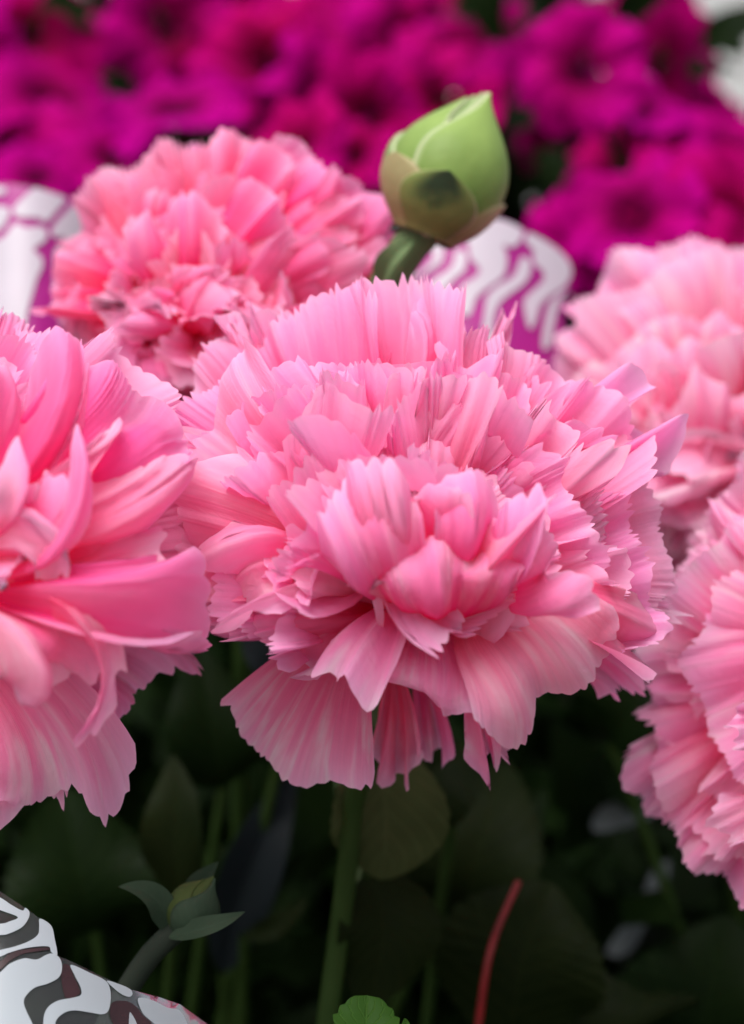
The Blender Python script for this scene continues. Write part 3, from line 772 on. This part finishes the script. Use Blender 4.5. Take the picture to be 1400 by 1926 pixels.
# ------------------------------------------------------------------ buds
def bud_material(name, tip, low, edge, blotch=None):
    m, N, L = new_mat(name)
    uv = N.new('ShaderNodeUVMap'); sep = N.new('ShaderNodeSeparateXYZ'); L.new(uv.outputs[0], sep.inputs[0])
    cr = ramp(N, [(0.0, low), (0.45, tuple((a + b) / 2 for a, b in zip(low, tip))), (0.8, tip)])
    tc = N.new('ShaderNodeTexCoord'); no = N.new('ShaderNodeTexNoise'); no.inputs['Scale'].default_value = 150; no.inputs['Detail'].default_value = 6
    L.new(tc.outputs['Object'], no.inputs['Vector'])
    ad = N.new('ShaderNodeMath'); ad.operation = 'MULTIPLY_ADD'; ad.inputs[1].default_value = 0.9
    sb = N.new('ShaderNodeMath'); sb.operation = 'SUBTRACT'; sb.inputs[1].default_value = 0.45
    L.new(sep.outputs['Y'], sb.inputs[0]); L.new(no.outputs['Fac'], ad.inputs[0]); L.new(sb.outputs[0], ad.inputs[2]); L.new(ad.outputs[0], cr.inputs[0])
    # pale membranous margin
    a = N.new('ShaderNodeMath'); a.operation = 'SUBTRACT'; a.inputs[1].default_value = 0.5; L.new(sep.outputs['X'], a.inputs[0])
    b = N.new('ShaderNodeMath'); b.operation = 'ABSOLUTE'; L.new(a.outputs[0], b.inputs[0])
    g = N.new('ShaderNodeMapRange'); g.interpolation_type = 'SMOOTHSTEP'; g.inputs[1].default_value = 0.39; g.inputs[2].default_value = 0.475; g.inputs[4].default_value = 0.95
    L.new(b.outputs[0], g.inputs[0])
    mx = N.new('ShaderNodeMix'); mx.data_type = 'RGBA'; mx.inputs[7].default_value = (*edge, 1)
    L.new(g.outputs[0], mx.inputs[0]); L.new(cr.outputs[0], mx.inputs[6])
    col = mx.outputs[2]
    if blotch:
        h = N.new('ShaderNodeMapRange'); h.interpolation_type = 'SMOOTHSTEP'; h.inputs[1].default_value = 0.34; h.inputs[2].default_value = 0.2; h.inputs[3].default_value = 0; h.inputs[4].default_value = 1
        h.inputs[1].default_value, h.inputs[2].default_value, h.inputs[3].default_value, h.inputs[4].default_value = 0.12, 0.36, 1, 0
        L.new(b.outputs[0], h.inputs[0])
        h2 = N.new('ShaderNodeMapRange'); h2.interpolation_type = 'SMOOTHSTEP'; h2.inputs[1].default_value = 0.3; h2.inputs[2].default_value = 0.75; L.new(ad.outputs[0], h2.inputs[0])
        q = N.new('ShaderNodeMath'); q.operation = 'MULTIPLY'; L.new(h.outputs[0], q.inputs[0]); L.new(h2.outputs[0], q.inputs[1])
        m2 = N.new('ShaderNodeMix'); m2.data_type = 'RGBA'; m2.inputs[7].default_value = (*blotch, 1)
        L.new(q.outputs[0], m2.inputs[0]); L.new(col, m2.inputs[6]); col = m2.outputs[2]
    pb = N.new('ShaderNodeBsdfPrincipled'); pb.inputs['Roughness'].default_value = 0.5; pb.inputs['Specular IOR Level'].default_value = 0.2
    pb.inputs['Subsurface Weight'].default_value = 0.0
    nb = N.new('ShaderNodeTexNoise'); nb.inputs['Scale'].default_value = 420; nb.inputs['Detail'].default_value = 4
    L.new(tc.outputs['Object'], nb.inputs['Vector'])
    bb = N.new('ShaderNodeBump'); bb.inputs['Strength'].default_value = 0.3; bb.inputs['Distance'].default_value = 0.0006
    L.new(nb.outputs['Fac'], bb.inputs['Height']); L.new(bb.outputs[0], pb.inputs['Normal'])
    L.new(col, pb.inputs['Base Color'])
    out = N.new('ShaderNodeOutputMaterial'); L.new(pb.outputs[0], out.inputs[0])
    return m
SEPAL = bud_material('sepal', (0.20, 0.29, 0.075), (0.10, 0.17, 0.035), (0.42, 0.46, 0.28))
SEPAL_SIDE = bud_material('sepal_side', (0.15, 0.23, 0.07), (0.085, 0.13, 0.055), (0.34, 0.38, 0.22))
BRACT = bud_material('bract', (0.13, 0.17, 0.045), (0.13, 0.13, 0.04), (0.40, 0.30, 0.20), blotch=(0.018, 0.035, 0.015))
BRACT_PINK = bud_material('bract_pink', (0.28, 0.25, 0.12), (0.20, 0.17, 0.07), (0.40, 0.30, 0.21))

class BudBody:
    def __init__(self, base, tip, rad, lean, prof):
        self.b, self.t = np.array(base), np.array(tip)
        self.ax = nrm(self.t - self.b); self.L = np.linalg.norm(self.t - self.b)
        toc = -FWD
        self.X = nrm(toc - self.ax * (toc @ self.ax))          # azimuth 0 faces the viewer
        self.Y = np.cross(self.X, self.ax)                      # azimuth 90 = viewer's right
        if self.Y @ RIGHT < 0:
            self.Y = -self.Y
        self.rad, self.lean, self.prof = rad, lean, prof
    def pt(self, az, h, off=0.0):
        p = np.interp(h, self.prof[0], self.prof[1])
        rr = self.rad * p + off
        sh = self.lean * np.sin(np.pi * np.clip(h, 0, 1)) * self.L
        return (self.b + self.ax * (h * self.L)[..., None] + self.Y * sh[..., None]
                + (self.X * np.cos(az)[..., None] + self.Y * np.sin(az)[..., None]) * rr[..., None])
    def patch(self, az0, az1, h0, h1, off, origin, tipfrac=0.5, lift=0.0, n=30, m=25, point=1.0):
        """A sepal or bract hugging the body: wide below, pointed above."""
        v = np.linspace(0, 1, n)[:, None] * np.ones((1, m))
        u = np.linspace(-1, 1, m)[None] * np.ones((n, 1))
        wv = np.where(v < tipfrac, 0.86 + 0.14 * np.sin(v / tipfrac * math.pi / 2), np.cos(np.clip((v - tipfrac) / (1 - tipfrac), 0, 1) * math.pi / 2) ** point)
        azc, azw = math.radians((az0 + az1) / 2), math.radians(abs(az1 - az0) / 2)
        az = azc + azw * u * wv
        h = h0 + (h1 - h0) * v
        o = off + lift * np.maximum(0, v - 0.6) ** 2 + off * 0.35 * (1 - np.abs(u) ** 6)
        G = self.pt(az, h, o)
        # thin rim turned down to the body so that the edge has thickness
        lo = self.pt(az, h, np.zeros_like(o) + off * 0.2)
        G = np.concatenate([lo[:, :1], G, lo[:, -1:]], axis=1)
        return grid_mesh('sepal', G, origin)

pf = (np.array([0, .04, .12, .25, .40, .52, .64, .76, .86, .94, 1.0]), None)
h_ = np.linspace(0, 1, 60)
pv = np.interp(h_, [0, .05, .14, .26, .38, .50, .62, .74, .85, .94, 1.0], [.30, .46, .72, .92, 1.0, .985, .86, .62, .34, .13, .02])
pv = np.convolve(np.pad(pv, 2, mode='edge'), np.ones(5) / 5, 'valid')
def big_bud():
    d = 0.398
    base, tip = U(796, 446, d), U(908, 176, d)
    foot = np.array([0.014, 0.06, GZ])
    r = empty('carnation_bud', foot, 'fat pale green flower bud with pinkish bracts standing above the large carnation', 'flower bud')
    k = RATIO * d / 1926
    B = BudBody(base, tip, 97 * k, 0.0, (h_, pv))
    B.lean = -0.02
    az, h = np.meshgrid(np.linspace(0, 2 * math.pi, 49), np.linspace(0, 1, 50))
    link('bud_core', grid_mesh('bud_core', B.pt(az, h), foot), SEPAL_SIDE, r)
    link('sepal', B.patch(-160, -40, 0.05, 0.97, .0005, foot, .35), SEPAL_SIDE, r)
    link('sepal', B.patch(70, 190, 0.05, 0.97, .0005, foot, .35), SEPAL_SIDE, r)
    link('sepal', B.patch(-104, -10, 0.04, 0.93, .0010, foot, .35, point=.8), SEPAL, r)
    link('sepal', B.patch(-34, 96, 0.04, 1.01, .0017, foot, .46, point=.9), SEPAL, r)
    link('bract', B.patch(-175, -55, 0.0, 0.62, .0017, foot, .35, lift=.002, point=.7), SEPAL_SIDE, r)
    link('bract', B.patch(40, 150, 0.0, 0.40, .0019, foot, .45, lift=.002, point=.6), BRACT_PINK, r)
    link('bract', B.patch(-92, -5, 0.0, 0.40, .0021, foot, .45, lift=.003, point=.6), BRACT_PINK, r)
    link('bract', B.patch(-44, 50, 0.0, 0.39, .0026, foot, .42, lift=.004, point=.75), BRACT, r)
    # stem with a folded leaf pair under the bud
    nk = B.b
    link('stem', tube_mesh('stem', [nk + B.ax * .002, U(760, 478, d + .001), U(722, 548, d + .004), U(690, 720, d + .01), foot],
                           [.0034, .0026, .0024, .0024, .0024], foot, 14, 60), STEM_GLAUC, r)
    link('leaf', leaf_mesh([U(716, 545, d - .001), U(738, 490, d - .005), U(780, 452, d - .004)], CV(-.3, .2, 1), .0019, 4, foot, fold=.9), STEM_GLAUC, r)
big_bud()

def small_bud():
    d = 0.358
    foot = np.array([-0.05, 0.015, GZ])
    r = empty('carnation_bud', foot, 'small dark green bud with spread pointed bracts low in the shade', 'flower bud')
    base, tip = U(335, 1752, d), U(402, 1648, d - .002)
    B = BudBody(base, tip, 44 * RATIO * d / 1926, 0, (h_, pv))
    az, h = np.meshgrid(np.linspace(0, 2 * math.pi, 33), np.linspace(0, 1, 30))
    link('bud_core', grid_mesh('bud_core', B.pt(az, h), foot), SMALL_SEPAL, r)
    link('sepal', B.patch(-130, 0, 0.03, 0.9, .0003, foot, .35), SMALL_SEPAL, r)
    link('sepal', B.patch(-40, 110, 0.02, 1.0, .0006, foot, .35), LEAF_DEEP, r)
    lm = lambda pts, f, hw, s: link('bract', leaf_mesh(px_path(pts), CV(*f), hw, s, foot, fold=.5, tipx=1.1, widest=.4, wave=.01), LEAF_DEEP, r)
    lm([(318,1760,d), (292,1690,d-.003), (222,1668,d-.004)], (-.1,.5,1), .0022, 3)
    lm([(318,1762,d-.003), (390,1745,d-.006), (462,1714,d-.004)], (.1,.6,.8), .0017, 4)
    lm([(350,1700,d+.004), (380,1660,d+.005), (412,1620,d+.004)], (-.3,.3,1), .0019, 5)
    link('stem', tube_mesh('stem', [base + B.ax * .001, U(296, 1782, d), U(240, 1860, d + .001), U(170, 1990, d + .004), foot], [.0019, .0015, .0016, .0017], foot, 12, 60), STEM_DULL, r)
SMALL_SEPAL = leaf_material('young_sepal', (0.045, 0.066, 0.020), (0.068, 0.09, 0.03), vein=0)
LEAF_DEEP = leaf_material('deep_bract', (0.024, 0.042, 0.026), (0.046, 0.070, 0.044), vein=0.05)
STEM_DULL = leaf_material('dull_stem', (0.020, 0.027, 0.020), (0.034, 0.042, 0.032), vein=0)
small_bud()

# ------------------------------------------------------------------ magenta plants behind
def blossom_meshes(seed):
    """Five broad wavy petals of a blossom facing +Z, about 1 unit in radius."""
    rng = np.random.default_rng(seed)
    out = []
    for k in range(5):
        a = k * 2 * math.pi / 5 + rng.uniform(-.12, .12)
        d = np.array([math.cos(a), math.sin(a), 0])
        L_ = rng.uniform(.9, 1.08)
        sp = [d * .05 + np.array([0, 0, -.25]), d * .5 + np.array([0, 0, .05]), d * L_ + np.array([0, 0, rng.uniform(-.40, .25)])]
        out.append(petal_mesh(sp, np.array([0, 0, 1.0]), rng.uniform(42, 52), seed * 10 + k, np.zeros(3), ruf=.10, fine=.015,
                              waves=1.6, teeth=8, td=.035, rows=9, cpt=3, flat=.2, curl=rng.uniform(-.1, .05)))
    return out
BL = [blossom_meshes(s) for s in (71, 72, 73, 74)]
def throat_mesh():
    return tube_mesh('throat', [np.array([0, 0, -.9]), np.array([0, 0, -.4]), np.array([0, 0, -.16])], [.07, .09, .13], np.zeros(3), 10, 8)
THR = throat_mesh()
rngM = np.random.default_rng(99)

def magenta_plant(foot, label, spots, nleaf, box):
    foot = np.array([foot[0], foot[1], GZ])
    r = empty('magenta_flower_plant', foot, label, 'flowering plant', 'magenta plants behind the carnations')
    for (px, py, d, rad, fx, fy) in spots:
        p = U(px, py, d)
        R_ = rad * 1.12 * RATIO * d / 1926
        nz = Vector(nrm(CV(fx + rngM.normal(0, .4), fy + rngM.normal(0, .4), 1.0)))
        q = nz.to_track_quat('Z', 'Y').to_matrix().to_4x4() @ Matrix.Rotation(rngM.uniform(0, 6.3), 4, 'Z')
        hu = rngM.uniform(.42, .70)
        o = link('flower', THR, YELLOW, r)
        o.matrix_local = Matrix.Translation(Vector(p - foot)) @ q @ Matrix.Scale(R_, 4)
        for me in BL[int(rngM.integers(0, 4))]:
            pe = link('petal', me, MAGENTA, o)
            pe.color = (0.8, .5, hu + rngM.uniform(-.08, .08), 1)
        # flower stalk
        e = p - np.array(nz) * R_ * .9
        link('flower_stalk', tube_mesh('flower_stalk', [e, e * .5 + foot * .5 + np.array([0, 0, .05]), foot], [.0012, .0016, .002], foot, 6, 10), STEM, r)
    for i in range(nleaf):
        px, py, d = rngM.uniform(*box[0]), rngM.uniform(*box[1]), rngM.uniform(*box[2])
        b = U(px, py, d)
        dv = nrm(rngM.normal(0, 1, 3) + CV(0, .3, .3)) * rngM.uniform(.018, .032)
        me = leaf_mesh([b, b + dv * .5 + np.array([0, 0, .003]), b + dv], CV(rngM.uniform(-.5, .5), .5, .8), rngM.uniform(.004, .008), i, foot, rows=14, cols=5)
        link('leaf', me, LEAF_DARK, r)
    return r

left = [(60,60,.66,120,.1,.4),(90,180,.63,130,.2,.5),(20,270,.62,100,.0,.5),
        (70,330,.60,80,.1,.6),(210,295,.60,85,.2,.6),(10,-20,.70,100,0,.4),(-60,120,.64,120,0,.3)]
mid = [(320,50,.66,125,-.2,.3),(430,25,.68,110,.2,.5),(330,200,.61,120,.0,.6),(500,110,.64,120,.3,.0),
       (560,60,.66,115,-.2,.6),(600,200,.62,125,-.3,.1),(690,220,.61,105,.4,.1),(560,270,.60,95,.0,.5),(660,290,.60,90,-.2,.4),
       (760,70,.65,115,.1,.5),(860,90,.64,95,.4,.3),(830,180,.63,110,.1,.4),(780,-10,.69,100,0,.5),(620,10,.70,90,0,.5),]
right = [(1190,330,.64,105,.1,.4),(1080,240,.67,90,-.1,.3),(1300,300,.64,95,.2,.3),(1325,235,.66,85,.3,.1),(1010,150,.69,75,.1,.3),(930,70,.70,80,.2,.4),(1120,310,.68,80,0,.3),(1095,130,.60,115,-.2,.2),(1190,190,.61,110,.2,.7),(1250,125,.63,115,.6,.0),
         (1190,400,.58,125,.0,.5),(1290,380,.59,125,.3,.4),(1370,410,.58,120,.1,.6),(1380,290,.61,95,.5,.4),
         (1100,450,.59,100,-.3,.4),(1220,0,.70,80,.2,.5),(1420,470,.58,110,.1,.4)]
mid += [(300,-10,.77,100,0,.4),(720,10,.77,90,0,.4)]
magenta_plant((-0.13, 0.28), 'blurred magenta flowering plant behind the cell-patterned sleeve', left, 60, ((-100, 260), (0, 420), (.66, .74)))
magenta_plant((0.0, 0.31), 'blurred magenta flowering plant directly behind the coral carnation and the fat bud', mid, 90, ((260, 960), (60, 480), (.67, .76)))
magenta_plant((0.13, 0.27), 'blurred magenta flowering plant behind the pale carnation, dark leaves showing between flowers', right, 110, ((900, 1420), (60, 560), (.64, .74)))

# ------------------------------------------------------------------ printed plastic sleeves
def smooth_closed(pts, n=6):
    p = np.asarray(pts, float)
    m = len(p); out = []
    for i in range(m):
        a, b, c_, d = p[i - 1], p[i], p[(i + 1) % m], p[(i + 2) % m]
        for t in np.linspace(0, 1, n, endpoint=False):
            out.append(.5 * (2 * b + (c_ - a) * t + (2 * a - 5 * b + 4 * c_ - d) * t * t + (3 * b - a - 3 * c_ + d) * t ** 3))
    return np.array(out)

def sheet_patch(name, outline, depth, off, origin, step, smooth=True):
    o = smooth_closed(outline) if smooth else np.asarray(outline, float)
    x0, y0 = o.min(0); x1, y1 = o.max(0)
    gx, gy = np.meshgrid(np.arange(x0, x1, step), np.arange(y0, y1, step))
    pts = [Vector(q) for q in o] + [Vector(q) for q in np.stack([gx.ravel(), gy.ravel()], -1)]
    n = len(o)
    vs, es, fs, *_ = delaunay_2d_cdt(pts, [], [list(range(n))], 1, 1e-5)
    P = np.array([U(v.x, v.y, depth(v.x, v.y) - off) for v in vs]) - origin
    me = bpy.data.meshes.new(name)
    me.from_pydata([tuple(q) for q in P], [], [tuple(f) for f in fs])
    me.update()
    return me

def sleeve(label, foot, outline, depth, body, prints, step=12, smooth_body=False, thick=0.0003):
    foot = np.array([foot[0], foot[1], GZ])
    r = empty('plastic_sleeve', foot, label, 'plastic sleeve', 'printed plant sleeves')
    o = link('sheet', sheet_patch('sheet', outline, depth, 0, foot, step, smooth_body), body, r)
    for pts, mat, off in prints:
        link('print_mark', sheet_patch('print_mark', pts, depth, off, foot, step), mat, r)
    return r

def conv(pts, x0, y0, sc):
    return [(x0 + x / sc, y0 + y / sc) for x, y in pts]
# near sleeve, lower left corner
q = lambda p: conv(p, 0, 1640, 3.3333)
dn = lambda x, y: 0.326 + 0.016 * max(0, (x + 80) / 400) ** 2 + (1926 - min(y, 2200)) * 0.00004
sil = q([(-700, -260), (0, 120), (150, 220), (250, 290), (325, 335), (345, 420), (365, 525), (500, 585), (650, 660), (830, 740), (1000, 785), (1130, 830), (1300, 953), (1450, 1200), (1100, 8300), (-300, 8300), (-700, 1700)])
W_ = PRINT_WHITE
sleeve('clear plastic sleeve with flowing white swirl print beside the small dark bud', (-0.075, -0.02), sil, dn, FILM, [
    (q([(0,160),(70,205),(140,242),(160,225),(185,250),(180,290),(140,345),(60,385),(0,395),(-200,390),(-200,330),(0,325),(60,310),(112,282),(0,238),(-200,160),(-200,60)]), W_, .0003),
    (q([(252,292),(322,337),(344,420),(360,520),(322,502),(300,466),(170,476),(60,506),(0,532),(-200,600),(-200,540),(0,490),(100,465),(190,430),(240,390),(247,340)]), W_, .0003),
    (q([(0,632),(60,577),(150,542),(230,549),(290,520),(330,512),(375,540),(390,600),(370,660),(300,700),(220,725),(165,775),(150,820),(170,880),(205,953),(260,1100),(-200,1100),(-200,800)]), W_, .0003),
    (q([(446,582),(560,630),(660,680),(690,730),(695,800),(680,870),(640,892),(560,880),(470,868),(410,880),(360,920),(345,970),(340,1080),(270,1080),(272,960),(280,890),(310,840),(370,805),(450,790),(508,770),(505,720),(470,650)]), W_, .0003),
    (q([(672,682),(740,700),(810,730),(832,760),(815,782),(770,770),(710,725)]), W_, .0003),
    (q([(865,805),(890,788),(960,805),(1050,850),(1130,870),(1175,953),(1210,1050),(1050,1050),(970,953),(900,890)]), W_, .0003),
    (q([(812,892),(830,895),(862,960),(880,1050),(815,1050)]), W_, .0003),
    (q([(-200,640),(0,560),(60,512),(170,484),(290,474),(305,488),(150,512),(60,560),(0,612),(-200,740)]), PATCH_MAROON, .0002),
    (q([(398,582),(436,586),(460,650),(495,720),(498,765),(415,788),(385,660)]), PATCH_MAROON, .0002),
    (q([(705,820),(800,812),(860,850),(900,900),(955,953),(980,1050),(830,1050),(700,930)]), PATCH_MAROON, .0002),
])
# sleeve behind the bud: wavy stripes
q2 = lambda p: conv(p, 680, 380, 3.182)
dm = lambda x, y: 0.462 + 0.00000045 * (x - 880) ** 2 * 0.6 + (y - 400) * -0.00003
sil2 = q2([(250,330),(400,248),(580,180),(670,125),(760,93),(840,103),(905,125),(960,157),(1010,182),(1080,215),(1150,260),(1205,305),(1243,352),(1262,420),(1245,500),(1210,640),(1190,1500),(100,1500)])
sleeve('magenta plastic sleeve with white wavy stripes behind the large carnation', (0.025, 0.125), sil2, dm, PRINT_MAGENTA, [
    (q2([(392,258),(460,237),(488,270),(480,350),(420,400),(310,470),(230,520),(240,480),(340,430),(420,350),(432,300)]), PRINT_LILAC, .0004),
    (q2([(565,300),(600,282),(630,330),(612,410),(560,450),(490,530),(420,640),(360,600),(430,470),(520,410),(552,360)]), PRINT_LILAC, .0004),
    (q2([(585,187),(670,130),(760,98),(840,108),(905,130),(965,172),(950,230),(900,270),(852,255),(872,340),(850,440),(760,510),(690,570),(640,680),(560,620),(610,500),(680,450),(708,400),(652,330),(638,250),(595,212)]), PRINT_LILAC, .0004),
    (q2([(960,330),(1000,340),(1015,400),(980,480),(900,540),(830,600),(790,700),(780,860),(720,840),(738,650),(750,570),(800,510),(900,450),(935,390)]), PRINT_LILAC, .0004),
    (q2([(985,200),(1010,187),(1080,220),(1150,265),(1203,310),(1240,355),(1258,420),(1220,500),(1130,560),(1070,620),(1050,690),(1010,760),(975,640),(985,570),(1080,480),(1090,420),(1032,360),(1030,290),(985,240)]), PRINT_LILAC, .0004),
    (q2([(1236,530),(1185,600),(1150,740),(1130,860),(1080,860),(1115,640),(1170,560)]), PRINT_LILAC, .0004),
])
# sleeve at the left edge: cells
q3 = lambda p: conv(p, 0, 320, 5.385)
dl = lambda x, y: 0.455 + 0.0000006 * (x - 40) ** 2 - (y - 350) * 0.00003
sil3 = q3([(-1200,260),(-600,150),(0,130),(200,150),(420,188),(560,222),(680,268),(840,330),(1000,410),(1300,600),(1300,2600),(-1200,2600)])
sleeve('plastic sleeve with white cell pattern and magenta lines left of the coral carnation', (-0.12, 0.12), sil3, dl, PRINT_MAGENTA, [
    (q3([(150,370),(330,195),(420,195),(640,270),(660,310),(560,430),(470,520),(380,480),(190,470),(140,420)]), PRINT_LILAC, .0004),
    (q3([(760,335),(860,345),(1010,420),(1250,600),(1250,1000),(1000,900),(760,800),(660,730),(640,670),(560,680),(520,620),(560,540)]), PRINT_LILAC, .0004),
    (q3([(-300,780),(0,700),(130,560),(180,540),(260,580),(420,570),(480,640),(450,720),(340,800),(420,880),(430,980),(380,1080),(330,1250),(260,1560),(240,2200),(-300,2200)]), PRINT_LILAC, .0004),
    (q3([(-300,330),(0,360),(60,370),(100,430),(60,520),(0,600),(-300,700)]), PRINT_LILAC, .0004),
    (q3([(-200,160),(0,165),(60,185),(50,230),(0,245),(-200,260)]), PRINT_LILAC, .0004),
    (q3([(560,810),(620,772),(660,830),(690,960),(700,1200),(560,1200),(545,960)]), PRINT_LILAC, .0004),
])
# sleeve deep in the shade at the right
dr = lambda x, y: 0.485 + (x - 1100) * 0.00004
sleeve('clear plastic sleeve with white curls half hidden in the shade on the right', (0.10, 0.115),
       [(1120,1440),(1260,1400),(1420,1420),(1420,2100),(1090,2100),(1100,1700)], dr, FILM_SHADED, [
    ([(1115,1540),(1150,1500),(1200,1470),(1260,1450),(1270,1500),(1220,1540),(1160,1560),(1120,1565)], PRINT_SHADED, .0004),
    ([(1225,1640),(1260,1620),(1250,1680),(1220,1730),(1195,1780),(1165,1800),(1140,1790),(1165,1750),(1200,1710)], PRINT_SHADED, .0004),
])
